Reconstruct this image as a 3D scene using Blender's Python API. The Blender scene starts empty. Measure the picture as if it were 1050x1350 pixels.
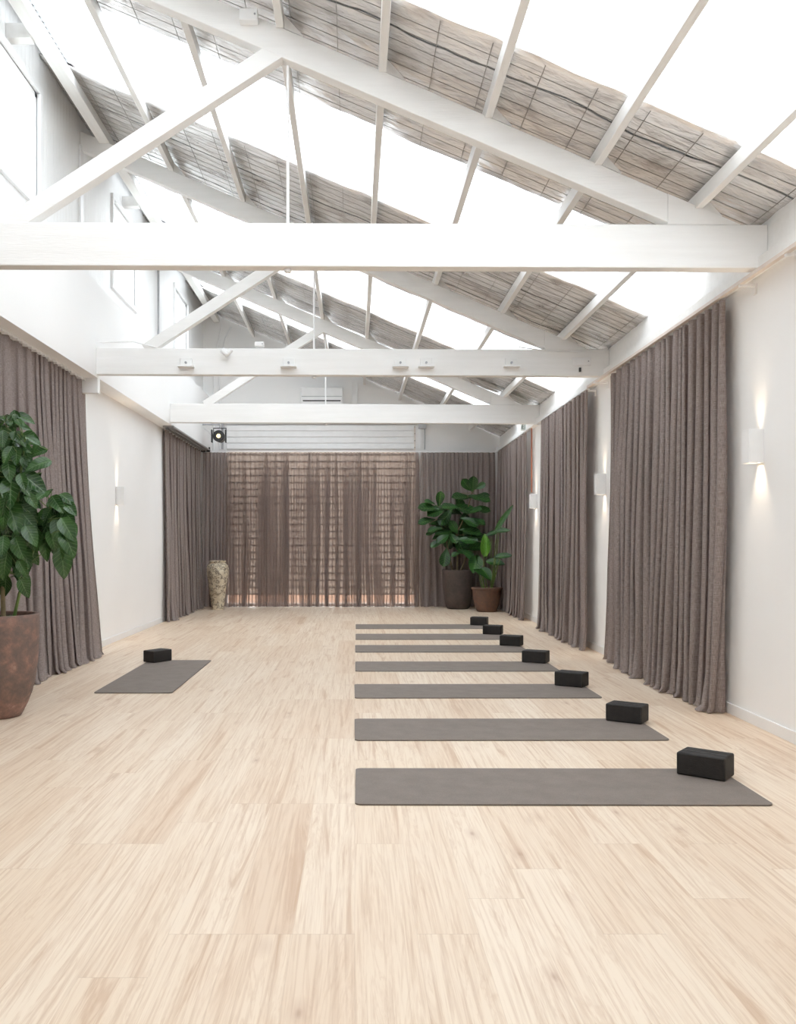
import bpy, bmesh, math, random
from mathutils import Vector, Matrix, noise
random.seed(7)
C = bpy.context.scene.collection
PI = math.pi
# ---------------------------------------------------------------- measuring frame
EYE = 1.12                      # camera height
KX = EYE / 1.087                # survey unit -> metres (across and up)
KD = 0.98                       # survey unit -> metres (depth)
def T(x, d, z):                 # survey coordinates, z measured from eye height
    return Vector((x*KX, d*KD, EYE + z*KX))
FL = -1.087                     # the floor
def XW(d): return 2.33 + .0105*d   # right wall runs very slightly outwards

# ---------------------------------------------------------------- camera
cd = bpy.data.cameras.new('camera'); cam = bpy.data.objects.new('camera', cd); C.objects.link(cam)
cam.location = (0, 0, EYE); cam.rotation_euler = (PI/2, 0, 0)
cd.sensor_fit = 'VERTICAL'; cd.sensor_height = 36; cd.sensor_width = 28
cd.lens = 1240*KD/KX/1350*36
cd.shift_x = (525-468)/1350; cd.shift_y = (715.5-675)/1350
cd.clip_start = .05; cd.clip_end = 200
bpy.context.scene.camera = cam
# ---------------------------------------------------------------- world (bright overcast) and exposure
SC = bpy.context.scene
w = bpy.data.worlds.new('overcast_sky'); SC.world = w; w.use_nodes = True
bg = w.node_tree.nodes['Background']; bg.inputs[0].default_value = (.925, .965, 1, 1); bg.inputs[1].default_value = 4.85
SC.view_settings.view_transform = 'Standard'; SC.view_settings.look = 'None'
SC.view_settings.gamma = 1; SC.view_settings.use_curve_mapping = False
SC.view_settings.exposure = 0.0
SCONCE_W = 9.0
try:
    SC.cycles.max_bounces = 14; SC.cycles.diffuse_bounces = 8; SC.cycles.transparent_max_bounces = 24
    SC.cycles.transmission_bounces = 8; SC.cycles.glossy_bounces = 4
    SC.cycles.use_denoising = True; SC.cycles.sample_clamp_indirect = 8
    SC.cycles.caustics_reflective = False; SC.cycles.caustics_refractive = False
except Exception: pass

# ---------------------------------------------------------------- helpers
WL = {}
def setp(o, label=None, cat=None, group=None, kind=None):
    if label: o['label'] = label
    if cat: o['category'] = cat
    if group: o['group'] = group
    if kind: o['kind'] = kind
    return o
def empty(name, loc, label, cat, group=None, kind=None):
    o = bpy.data.objects.new(name, None); C.objects.link(o); o.location = loc; o.empty_display_size = .1
    WL[o] = Vector(loc); return setp(o, label, cat, group, kind)
class MB:
    def __init__(s): s.v = []; s.f = []; s.uv = []; s.sm = []
    def add(s, vs, fs, smooth=False, uvs=None):
        b = len(s.v); s.v += [Vector(p) for p in vs]; s.f += [tuple(i+b for i in f) for f in fs]
        s.sm += [smooth]*len(fs); s.uv += (uvs if uvs else [(0, 0)]*len(vs)); return s
    def box(s, a, b):
        (x0, y0, z0), (x1, y1, z1) = a, b
        return s.add([(x0,y0,z0),(x1,y0,z0),(x1,y1,z0),(x0,y1,z0),(x0,y0,z1),(x1,y0,z1),(x1,y1,z1),(x0,y1,z1)],
              [(0,3,2,1),(4,5,6,7),(0,1,5,4),(1,2,6,5),(2,3,7,6),(3,0,4,7)])
    def hexa(s, c8):             # eight corners: bottom four, top four (counter-clockwise)
        return s.add(c8, [(0,3,2,1),(4,5,6,7),(0,1,5,4),(1,2,6,5),(2,3,7,6),(3,0,4,7)])
    def tbox(s, x0, x1, d0, d1, z0, z1):
        return s.box(T(min(x0,x1), d0, z0), T(max(x0,x1), d1, z1))
    def bar(s, p, q, w, h, up=Vector((0,0,1))):   # rectangular bar along p-q, w across, h along up
        p = Vector(p); q = Vector(q); t = (q-p).normalized(); a = t.cross(up).normalized()*w/2; u = a.cross(t).normalized()*h/2
        c = []
        for o in (p, q): c += [o-a-u, o+a-u, o+a+u, o-a+u]
        return s.add(c, [(0,3,2,1),(4,5,6,7),(0,1,5,4),(1,2,6,5),(2,3,7,6),(3,0,4,7)][::1])
    def tube(s, pts, r, n=8, r1=None, cap=True):
        pts = [Vector(p) for p in pts]; m = len(pts); rr = [r + ((r1 if r1 is not None else r)-r)*i/max(1, m-1) for i in range(m)]
        vs = []; fs = []; pa = None
        for i, p in enumerate(pts):
            t = (pts[min(i+1, m-1)]-pts[max(i-1, 0)]).normalized()
            if pa is None:
                pa = t.cross(Vector((0,1,0)) if abs(t.y) < .9 else Vector((1,0,0))).normalized()
            pa = (pa - t*pa.dot(t)).normalized(); b = t.cross(pa)
            for k in range(n):
                a = 2*PI*k/n; vs.append(p + (pa*math.cos(a)+b*math.sin(a))*rr[i])
        for i in range(m-1):
            for k in range(n): fs.append((i*n+k, i*n+(k+1)%n, (i+1)*n+(k+1)%n, (i+1)*n+k))
        s.add(vs, fs, True)
        if cap: s.add(vs[:n], [tuple(range(n))[::-1]]); s.add(vs[-n:], [tuple(range(n))])
        return s
    def lathe(s, c, prof, n=48, close_bottom=True, close_top=False):
        c = Vector(c); vs = []; fs = []
        for r, z in prof:
            for k in range(n):
                a = 2*PI*k/n; vs.append(c+Vector((r*math.cos(a), r*math.sin(a), z)))
        for i in range(len(prof)-1):
            for k in range(n): fs.append((i*n+k, i*n+(k+1)%n, (i+1)*n+(k+1)%n, (i+1)*n+k))
        s.add(vs, fs, True)
        if close_bottom: s.add(vs[:n], [tuple(range(n))[::-1]])
        if close_top: s.add(vs[-n:], [tuple(range(n))])
        return s
    def build(s, name, m, parent=None, bevel=0, fixn=True):
        off = WL.get(parent, Vector((0,0,0))) if parent else Vector((0,0,0))
        if parent is None and s.v:                     # origin at the base centre of the thing
            xs = [p.x for p in s.v]; ys = [p.y for p in s.v]; zs = [p.z for p in s.v]
            off = Vector(((min(xs)+max(xs))/2, (min(ys)+max(ys))/2, min(zs)))
        me = bpy.data.meshes.new(name); me.from_pydata([tuple(p-off) for p in s.v], [], s.f)
        me.polygons.foreach_set('use_smooth', s.sm)
        if any(u != (0, 0) for u in s.uv):
            l = me.uv_layers.new(name='UVMap')
            for lp in me.loops: l.data[lp.index].uv = s.uv[lp.vertex_index]
        me.materials.append(m)
        o = bpy.data.objects.new(name, me); C.objects.link(o)
        if parent: o.parent = parent; WL[o] = off
        else: o.location = off; WL[o] = off
        if bevel:
            bv = o.modifiers.new('bevel', 'BEVEL'); bv.width = bevel; bv.segments = 2; bv.limit_method = 'ANGLE'; bv.angle_limit = math.radians(40)
        return o
def struct(o): o['kind'] = 'structure'; return o

# ---------------------------------------------------------------- materials
def mat(name, col=(.8,.8,.8), rough=.6, metal=0, spec=None):
    m = bpy.data.materials.new(name); m.use_nodes = True; b = m.node_tree.nodes['Principled BSDF']
    b.inputs['Base Color'].default_value = (*col, 1); b.inputs['Roughness'].default_value = rough; b.inputs['Metallic'].default_value = metal
    if spec is not None: b.inputs['Specular IOR Level'].default_value = spec
    return m
class G:
    def __init__(s, m): s.m = m; s.t = m.node_tree; s.n = s.t.nodes; s.l = s.t.links; s.b = s.n['Principled BSDF']
    def node(s, ty, **k):
        o = s.n.new(ty)
        for a, v in k.items(): setattr(o, a, v)
        return o
    def link(s, a, b): s.l.new(a, b)
    def co(s, kind='Object'): return s.node('ShaderNodeTexCoord').outputs[kind]
    def mapping(s, src, scale, rot=(0,0,0)):
        o = s.node('ShaderNodeMapping'); o.inputs['Scale'].default_value = scale; o.inputs['Rotation'].default_value = rot; s.link(src, o.inputs[0]); return o.outputs[0]
    def noise(s, src, scale=5, detail=4, rough=.55, dist=0):
        o = s.node('ShaderNodeTexNoise'); s.link(src, o.inputs['Vector']); o.inputs['Scale'].default_value = scale
        o.inputs['Detail'].default_value = detail; o.inputs['Roughness'].default_value = rough; o.inputs['Distortion'].default_value = dist; return o.outputs['Fac']
    def ramp(s, f, stops):
        o = s.node('ShaderNodeValToRGB'); s.link(f, o.inputs[0]); e = o.color_ramp.elements
        while len(e) < len(stops): e.new(.5)
        for i, (p, c) in enumerate(stops): e[i].position = p; e[i].color = (*c, 1) if len(c) == 3 else c
        return o.outputs[0]
    def math(s, op, a, b=None, c=None):
        o = s.node('ShaderNodeMath', operation=op)
        for i, x in enumerate((a, b, c)):
            if x is None: continue
            if isinstance(x, (int, float)): o.inputs[i].default_value = x
            else: s.link(x, o.inputs[i])
        return o.outputs[0]
    def mix(s, f, a, b, mode='MIX'):
        o = s.node('ShaderNodeMix', data_type='RGBA', blend_type=mode)
        for i, x in ((0, f), (6, a), (7, b)):
            if isinstance(x, (int, float)): o.inputs[i].default_value = x
            elif isinstance(x, tuple): o.inputs[i].default_value = (*x, 1)
            else: s.link(x, o.inputs[i])
        return o.outputs[2]
    def bump(s, h, strength=.3, dist=.01):
        o = s.node('ShaderNodeBump'); o.inputs['Strength'].default_value = strength; o.inputs['Distance'].default_value = dist
        s.link(h, o.inputs['Height']); s.link(o.outputs[0], s.b.inputs['Normal']); return o

def m_plain_noise(name, c0, c1, scale=4, rough=.6, bump=.1, bscale=60, metal=0, mscale=(1,1,1)):
    m = mat(name, c0, rough, metal); g = G(m); co = g.mapping(g.co(), mscale)
    g.link(g.ramp(g.noise(co, scale), [(.3, c0), (.7, c1)]), g.b.inputs['Base Color'])
    if bump: g.bump(g.noise(co, bscale), bump, .004)
    return m
M_wall = m_plain_noise('white_wall_paint', (.89,.888,.882), (.91,.905,.90), 1.5, .7, .08, 90)
M_beam = m_plain_noise('white_painted_timber', (.86,.855,.84), (.91,.905,.895), 3, .5, .35, 22, mscale=(.5,6,6))
M_purlin = m_plain_noise('white_painted_purlin', (.80,.79,.77), (.86,.855,.84), 3, .55, .3, 22, mscale=(6,.5,6))
M_trim = m_plain_noise('white_gloss_trim', (.82,.82,.82), (.85,.85,.85), 3, .35, 0)
M_steel = m_plain_noise('white_enamel', (.86,.86,.86), (.90,.90,.90), 9, .4, 0)
M_black = m_plain_noise('black_plastic', (.012,.012,.013), (.03,.03,.03), 20, .4, 0)
M_grey = m_plain_noise('grey_metal', (.32,.32,.33), (.42,.42,.43), 9, .4, .05, metal=.5)
M_dark = m_plain_noise('dark_gap', (.03,.03,.03), (.06,.055,.05), 9, .8, 0)
M_red = m_plain_noise('orange_red_conduit', (.42,.15,.09), (.5,.2,.12), 9, .5, 0)
M_mauve = m_plain_noise('painted_rail', (.72,.62,.56), (.78,.7,.64), 9, .45, 0)

def m_boards():                    # vertical beaded boards, upper left wall
    m = mat('white_vertical_boards', (.86,.86,.855), .55); g = G(m); co = g.co()
    sp = g.node('ShaderNodeSeparateXYZ'); g.link(co, sp.inputs[0])
    f = g.math('FRACT', g.math('MULTIPLY', sp.outputs['Y'], 1/.085))
    h = g.math('SMOOTH_MIN', g.math('MULTIPLY', g.math('ABSOLUTE', g.math('SUBTRACT', f, .5)), 8), 1.0, .3)
    g.bump(h, .6, .008)
    g.link(g.ramp(g.noise(co, 2), [(.3, (.87,.87,.86)), (.7, (.90,.90,.895))]), g.b.inputs['Base Color'])
    return m
M_boards = m_boards()

def m_floor():
    m = mat('pale_oak_planks', (.7,.5,.35), .42); g = G(m)
    sp = g.node('ShaderNodeSeparateXYZ'); g.link(g.node('ShaderNodeNewGeometry').outputs['Position'], sp.inputs[0])
    X, Y = sp.outputs['X'], sp.outputs['Y']
    pw, pl = .178, 1.28
    row = g.math('FLOOR', g.math('DIVIDE', X, pw)); fx = g.math('FRACT', g.math('DIVIDE', X, pw))
    wn = g.node('ShaderNodeTexWhiteNoise', noise_dimensions='1D'); g.link(row, wn.inputs['W'])
    yy = g.math('ADD', g.math('DIVIDE', Y, pl), g.math('MULTIPLY', g.math('FLOOR', g.math('MULTIPLY', wn.outputs['Value'], 5)), .2))
    cell = g.math('FLOOR', yy); fy = g.math('FRACT', yy)
    cb = g.node('ShaderNodeCombineXYZ'); g.link(row, cb.inputs[0]); g.link(cell, cb.inputs[1])
    w2 = g.node('ShaderNodeTexWhiteNoise', noise_dimensions='2D'); g.link(cb.outputs[0], w2.inputs['Vector'])
    pr = w2.outputs['Value']
    pos = g.node('ShaderNodeCombineXYZ'); g.link(g.math('ADD', X, g.math('MULTIPLY', pr, 37)), pos.inputs[0]); g.link(Y, pos.inputs[1]); g.link(g.math('MULTIPLY', pr, 13), pos.inputs[2])
    # broad cathedral figure, then fine pores
    n1 = g.noise(g.mapping(pos.outputs[0], (9, .42, 1)), 1.2, 5, .65, 1.6)
    n2 = g.noise(g.mapping(pos.outputs[0], (70, 1.5, 1)), 1.0, 4, .65, .4)
    n3 = g.noise(g.mapping(pos.outputs[0], (2.5, .7, 1)), 1.0, 2, .5, .3)
    ring = g.math('ABSOLUTE', g.math('SUBTRACT', g.math('FRACT', g.math('MULTIPLY', n1, 7)), .5))
    c = g.ramp(g.math('ADD', g.math('MULTIPLY', pr, .55), g.math('MULTIPLY', n3, .5)),
               [(.15, (.73,.565,.42)), (.5, (.80,.655,.508)), (.9, (.85,.72,.58))])
    c = g.mix(g.ramp(ring, [(.0, (.30,)*3), (.22, (0,)*3)]), c, (.56,.37,.235))
    c = g.mix(g.ramp(n2, [(.34, (.42,)*3), (.52, (0,)*3)]), c, (.50,.32,.20))
    c = g.mix(g.ramp(n1, [(.30, (.75,)*3), (.47, (0,)*3)]), c, (.55,.36,.225))
    # knots
    vo = g.node('ShaderNodeTexVoronoi', feature='F1'); g.link(g.mapping(pos.outputs[0], (5.0, 1.9, 1)), vo.inputs['Vector']); vo.inputs['Scale'].default_value = 1
    c = g.mix(g.ramp(g.math('ADD', vo.outputs['Distance'], g.math('MULTIPLY', n2, .05)), [(.04, (.6,)*3), (.085, (.22,)*3), (.2, (0,)*3)]), c, (.38,.20,.11))
    ex = g.math('LESS_THAN', g.math('MINIMUM', fx, g.math('SUBTRACT', 1, fx)), .006)
    ey = g.math('LESS_THAN', g.math('MINIMUM', fy, g.math('SUBTRACT', 1, fy)), .0011)
    e = g.math('MAXIMUM', ex, ey)
    c = g.mix(g.math('ADD', g.math('MULTIPLY', ex, .16), g.math('MULTIPLY', ey, .3)), c, (.36,.23,.14))
    g.link(c, g.b.inputs['Base Color'])
    g.link(g.ramp(n2, [(.3, (.5,)*3), (.7, (.38,)*3)]), g.b.inputs['Roughness'])
    g.bump(g.math('SUBTRACT', g.math('MULTIPLY', n2, .3), e), .12, .002)
    return m
M_floor = m_floor()

def m_fabric(name, ca, cb, see=0.0, trans=.25):
    m = mat(name, ca, .9, 0, .1); g = G(m); uv = g.co('UV')
    t1 = g.noise(g.mapping(uv, (420, 26, 1)), 1, 2, .6); t2 = g.noise(g.mapping(uv, (24, 420, 1)), 1, 2, .6)
    br = g.noise(g.mapping(uv, (2.2, 1.3, 1)), 1, 3)
    k = g.math('ADD', g.math('MULTIPLY', t1, .5), g.math('MULTIPLY', t2, .5))
    c = g.ramp(k, [(.36, ca), (.64, cb)])
    c = g.mix(g.math('MULTIPLY', br, .35), c, (.30,.235,.195), 'MIX')
    g.link(c, g.b.inputs['Base Color']); g.bump(k, .25, .002)
    tr = g.node('ShaderNodeBsdfTranslucent'); g.link(c, tr.inputs[0])
    mx = g.node('ShaderNodeMixShader'); mx.inputs[0].default_value = trans
    g.link(g.b.outputs[0], mx.inputs[1]); g.link(tr.outputs[0], mx.inputs[2]); out = mx.outputs[0]
    if see:
        tp = g.node('ShaderNodeBsdfTransparent'); tp.inputs[0].default_value = (1, .95, .91, 1)
        m2 = g.node('ShaderNodeMixShader'); g.link(g.math('ADD', g.math('MULTIPLY', g.math('SUBTRACT', k, .5), .8), see), m2.inputs[0])
        g.link(out, m2.inputs[1]); g.link(tp.outputs[0], m2.inputs[2]); out = m2.outputs[0]
    g.link(out, g.n['Material Output'].inputs[0]); return m
M_linen = m_fabric('grey_brown_linen', (.205,.168,.163), (.52,.45,.43), 0, .25)
M_sheer = m_fabric('sheer_grey_brown_linen', (.23,.19,.182), (.50,.43,.41), .44, .4)
M_semi = m_fabric('light_grey_brown_linen', (.24,.20,.193), (.54,.47,.45), .10, .35)

def m_foil():
    m = mat('silver_foil_insulation', (.55,.52,.5), .27, .6); g = G(m); co = g.co()
    w1 = g.noise(g.mapping(co, (2.4, 4, 1)), 1.3, 3, .5, .5); w2 = g.noise(g.mapping(co, (4, 8, 1)), 1.6, 4, .55, .6)
    c = g.ramp(w1, [(.30, (.60,.56,.54)), (.45, (.90,.875,.86)), (.7, (.985,.975,.97))])  # bright patches paint highlights into the foil colour, darker tones its creases
    # lapped seams run down the slope and show as dark wavering lines
    sp = g.node('ShaderNodeSeparateXYZ'); g.link(co, sp.inputs[0])
    yy = g.math('ADD', sp.outputs['Y'], g.math('MULTIPLY', g.noise(g.mapping(co, (1.1, .3, .3)), 1.2, 3), .22))
    ln = g.math('ABSOLUTE', g.math('SUBTRACT', g.math('FRACT', g.math('DIVIDE', yy, .74)), .5))
    c = g.mix(g.ramp(ln, [(.006, (.92,)*3), (.02, (0,)*3)]), c, (.05,.07,.09))
    l2 = g.math('ABSOLUTE', g.math('SUBTRACT', g.math('FRACT', g.math('DIVIDE', g.math('ADD', sp.outputs['Y'], g.math('MULTIPLY', w2, .05)), .15)), .5))
    c = g.mix(g.ramp(l2, [(.006, (.3,)*3), (.03, (0,)*3)]), c, (.30,.26,.24))
    g.link(c, g.b.inputs['Base Color'])
    g.bump(g.math('ADD', w1, g.math('MULTIPLY', w2, .6)), .75, .045); return m
M_foil = m_foil()
def m_skylight():
    m = mat('translucent_roof_sheet', (.9,.93,.95), .4); g = G(m)
    tr = g.node('ShaderNodeBsdfTranslucent'); tr.inputs[0].default_value = (.92,.95,.97,1)
    tp = g.node('ShaderNodeBsdfTransparent'); tp.inputs[0].default_value = (.95,.97,.98,1)
    a = g.node('ShaderNodeMixShader'); a.inputs[0].default_value = .6; g.link(tr.outputs[0], a.inputs[1]); g.link(tp.outputs[0], a.inputs[2])
    b = g.node('ShaderNodeMixShader'); b.inputs[0].default_value = .93; g.link(g.b.outputs[0], b.inputs[1]); g.link(a.outputs[0], b.inputs[2])
    g.link(b.outputs[0], g.n['Material Output'].inputs[0]); return m
M_sky = m_skylight()
def m_glass():
    m = mat('window_glass', (.9,.95,.95), .05); g = G(m)
    tp = g.node('ShaderNodeBsdfTransparent'); tp.inputs[0].default_value = (.93,.96,.96,1)
    b = g.node('ShaderNodeMixShader'); b.inputs[0].default_value = .93; g.link(g.b.outputs[0], b.inputs[1]); g.link(tp.outputs[0], b.inputs[2])
    g.link(b.outputs[0], g.n['Material Output'].inputs[0]); return m
M_glass = m_glass()
def m_shutter():
    m = mat('translucent_cream_slats', (.72,.69,.65), .5); g = G(m)
    tr = g.node('ShaderNodeBsdfTranslucent'); tr.inputs[0].default_value = (.76,.71,.66,1)
    b = g.node('ShaderNodeMixShader'); b.inputs[0].default_value = .55; g.link(g.b.outputs[0], b.inputs[1]); g.link(tr.outputs[0], b.inputs[2])
    g.link(b.outputs[0], g.n['Material Output'].inputs[0]); return m
M_shutter = m_shutter()
def m_mat():
    m = mat('taupe_rubber', (.18,.155,.138), .75); g = G(m); co = g.co()
    n = g.noise(co, 9, 3); v = g.noise(g.mapping(co, (1, 1, 1)), 260, 2)
    g.link(g.ramp(g.math('ADD', g.math('MULTIPLY', n, .4), g.math('MULTIPLY', v, .6)), [(.35, (.175,.143,.122)), (.65, (.235,.195,.17))]), g.b.inputs['Base Color'])
    g.bump(v, .35, .002); return m
M_mat = m_mat()
M_matedge = m_plain_noise('dark_rubber_underside', (.05,.042,.038), (.07,.06,.05), 9, .8, 0)
M_foam = m_plain_noise('black_foam', (.012,.010,.009), (.022,.018,.016), 30, .7, .3, 140)
def m_pot(name, stops, sc=3, rough=.8):
    m = mat(name, stops[0][1], rough); g = G(m); co = g.co()
    a = g.noise(co, sc, 5, .65, .5); b = g.noise(co, 26, 6, .7)
    g.link(g.ramp(g.math('ADD', g.math('MULTIPLY', a, .65), g.math('MULTIPLY', b, .35)), stops), g.b.inputs['Base Color'])
    g.bump(b, .5, .006); return m
M_pot1 = m_pot('weathered_terracotta', [(.34, (.115,.092,.08)), (.47, (.18,.12,.098)), (.56, (.26,.15,.118)), (.64, (.36,.23,.19))], 7)
M_pot2 = m_pot('dark_brown_stoneware', [(.35, (.055,.042,.036)), (.65, (.11,.08,.068))], 3)
M_pot3 = m_pot('rust_brown_terracotta', [(.35, (.09,.06,.048)), (.5, (.15,.08,.052)), (.65, (.21,.10,.058))], 3)
def m_vase():
    m = mat('crazed_cream_glaze', (.5,.42,.3), .6); g = G(m); co = g.co()
    a = g.noise(co, 16, 5, .7, .8); b = g.noise(co, 5, 3)
    c = g.ramp(b, [(.35, (.55,.46,.32)), (.65, (.82,.74,.58))])
    c = g.mix(g.ramp(a, [(.50, (0,)*3), (.54, (.9,)*3), (.58, (.9,)*3), (.62, (0,)*3)]), c, (.16,.12,.09))
    g.link(c, g.b.inputs['Base Color']); g.bump(a, .8, .01); return m
M_vase = m_vase()
M_soil = m_plain_noise('potting_soil', (.03,.02,.015), (.07,.05,.035), 30, .95, .8, 60)
M_stem = m_plain_noise('woody_stem', (.16,.12,.06), (.26,.2,.11), 14, .7, .5, 40)
M_gstem = m_plain_noise('green_stem', (.10,.17,.04), (.18,.26,.07), 14, .5, .2, 40)
def m_leaf(name, dark, mid, vein, vs=.5, rough=.28):
    m = mat(name, mid, rough); g = G(m); uv = g.co('UV')
    sp = g.node('ShaderNodeSeparateXYZ'); g.link(uv, sp.inputs[0]); U, V = sp.outputs['X'], sp.outputs['Y']
    au = g.math('ABSOLUTE', g.math('SUBTRACT', U, .5))
    midrib = g.math('LESS_THAN', au, .03)
    ph = g.math('FRACT', g.math('SUBTRACT', g.math('MULTIPLY', V, 8), g.math('MULTIPLY', au, 3.2)))
    lat = g.ramp(g.math('ABSOLUTE', g.math('SUBTRACT', ph, .5)), [(.03, (1,)*3), (.16, (0,)*3)])
    c = g.ramp(g.noise(g.co(), 6, 3), [(.35, dark), (.65, mid)])
    c = g.mix(g.math('MULTIPLY', lat, vs), c, vein); c = g.mix(g.math('MULTIPLY', midrib, min(1, vs*1.5)), c, vein)
    g.link(c, g.b.inputs['Base Color']); g.bump(g.math('SUBTRACT', 1, lat), .3, .004)
    tr = g.node('ShaderNodeBsdfTranslucent'); g.link(c, tr.inputs[0])
    mx = g.node('ShaderNodeMixShader'); mx.inputs[0].default_value = .15
    g.link(g.b.outputs[0], mx.inputs[1]); g.link(tr.outputs[0], mx.inputs[2]); g.link(mx.outputs[0], g.n['Material Output'].inputs[0]); return m
M_leaf1 = m_leaf('veined_green_leaf', (.018,.055,.014), (.05,.13,.03), (.20,.32,.14), .3, .2)
M_leaf2 = m_leaf('dark_fiddle_leaf', (.010,.038,.011), (.03,.10,.022), (.11,.24,.06), .45, .3)
M_leaf3 = m_leaf('glossy_paddle_leaf', (.01,.045,.012), (.035,.12,.02), (.12,.26,.05), .3, .3)
M_leaf4 = m_leaf('fresh_lime_leaf', (.08,.22,.025), (.14,.34,.04), (.25,.45,.1), .3, .35)
M_ground = m_plain_noise('warm_glow_paving', (.24,.115,.06), (.32,.17,.09), 4, .9, .2)  # orange put into the ground colour for the warm light under the door
M_lens = mat('warm_lamp_lens', (1,.9,.6), .2); M_lens.node_tree.nodes['Principled BSDF'].inputs['Emission Color'].default_value = (1,.8,.35,1)
M_lens.node_tree.nodes['Principled BSDF'].inputs['Emission Strength'].default_value = 1.2
M_led = mat('warm_led', (1,.95,.85), .3); M_led.node_tree.nodes['Principled BSDF'].inputs['Emission Color'].default_value = (1,.78,.5,1)
M_led.node_tree.nodes['Principled BSDF'].inputs['Emission Strength'].default_value = 8
M_sign = mat('white_sign_face', (.85,.88,.86), .4)
M_signg = m_plain_noise('dark_green_sign_print', (.02,.08,.07), (.02,.1,.08), 9, .5, 0)

# ---------------------------------------------------------------- room shell
D0, D1 = -2.6, 16.15           # near end wall, back wall (survey depth)
LW, LB, LU = -2.64, -2.45, -2.60   # left: lower wall, bulkhead face, upper boarded wall
def roofz(x): return 2.90 - .43*x
struct(MB().tbox(-3.0, 3.0, D0-.3, D1+.35, FL-.15, FL).build('floor', M_floor))
struct(MB().tbox(LW-.25, LW, D0, D1, FL, 1.57).build('wall_left', M_wall))
struct(MB().tbox(LW-.25, LB, D0, D1, 1.57, 2.46).build('wall_left_bulkhead', M_wall))
wins = [(6.65, 7.69), (10.06, 11.10), (13.50, 14.52)]; WZ0, WZ1 = 2.77, 3.67
mb = MB()
mb.tbox(LW-.25, LU, D0, D1, 2.46, WZ0); mb.tbox(LW-.25, LU, D0, D1, WZ1, 4.12)
e = D0
for a, b in wins + [(D1, D1)]:
    mb.tbox(LW-.25, LU, e, a, WZ0, WZ1); e = b
struct(mb.build('wall_left_upper', M_boards))
for i, (a, b) in enumerate(wins):
    t = empty('window_%d' % (i+1), T(LU, (a+b)/2, WZ0), None, None, None, 'structure')
    f = MB(); fw = .055
    for q0, q1, z0, z1 in ((a-fw, b+fw, WZ1, WZ1+fw), (a-fw, b+fw, WZ0-fw, WZ0), (a-fw, a, WZ0, WZ1), (b, b+fw, WZ0, WZ1)):
        f.tbox(LU-.02, LU+.03, q0, q1, z0, z1)
    f.build('window_frame', M_trim, t, .004)
    f = MB(); g_ = .045
    for q0, q1, z0, z1 in ((a, b, WZ1-g_, WZ1), (a, b, WZ0, WZ0+g_), (a, a+g_, WZ0, WZ1), (b-g_, b, WZ0, WZ1)):
        f.tbox(LU-.04, LU-.003, q0, q1, z0, z1)
    sash = f.build('sash', M_trim, t, .004)
    MB().tbox(LU-.025, LU-.02, a+g_, b-g_, WZ0+g_, WZ1-g_).build('pane', M_glass, sash)
# right wall and its plate
def slab_right(x0f, x1f, z0, z1, d0=D0, d1=D1):
    c = [T(x0f(d0), d0, z0), T(x1f(d0), d0, z0), T(x1f(d1), d1, z0), T(x0f(d1), d1, z0),
         T(x0f(d0), d0, z1), T(x1f(d0), d0, z1), T(x1f(d1), d1, z1), T(x0f(d1), d1, z1)]
    return MB().hexa(c)
struct(slab_right(XW, lambda d: XW(d)+.25, FL, 1.96).build('wall_right', M_wall))
struct(slab_right(lambda d: XW(d)-.012, lambda d: XW(d)-.0005, 1.64, 1.815).build('trim_1', M_beam))
struct(slab_right(lambda d: XW(d)-.07, lambda d: XW(d)-.0005, 1.575, 1.64).build('trim_2', M_beam))
# back wall with the roller door opening
DX0, DX1, DZ = -2.20, 1.04, 2.0
mb = MB(); o = LW-.25; r = XW(D1)+.25
def rpoly(x0, x1, z0):          # wall piece whose top follows the roof
    return [T(x0, D1, z0), T(x1, D1, z0), T(x1, D1+.2, z0), T(x0, D1+.2, z0),
            T(x0, D1, roofz(x0)+.05), T(x1, D1, roofz(x1)+.05), T(x1, D1+.2, roofz(x1)+.05), T(x0, D1+.2, roofz(x0)+.05)]
mb.hexa(rpoly(o, DX0, FL)); mb.hexa(rpoly(DX0, DX1, DZ)); mb.hexa(rpoly(DX1, r, FL))
struct(mb.build('wall_back', M_wall))
mb = MB(); mb.tbox(-3, 3, D0-.2, D0, FL, 4.2); struct(mb.build('wall_front', M_wall))
# baseboards
struct(MB().tbox(LW, LW+.014, D0, D1, FL, FL+.068).build('baseboard_left', M_trim, None, .003))
struct(slab_right(lambda d: XW(d)-.014, XW, FL, FL+.068).build('baseboard_right', M_trim, None, .003))
# corbel under the second truss and the cover strips of the boarded wall
struct(MB().tbox(LW, LB-.001, 8.96, 9.04, 1.43, 1.57).build('trim_3', M_wall))
for i, d in enumerate((8.90, 12.5)):
    struct(MB().tbox(LU, LU+.02, d-.05, d+.05, 2.47, 3.75).build('trim_%d' % (4+i), M_trim, None, .004))
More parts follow.
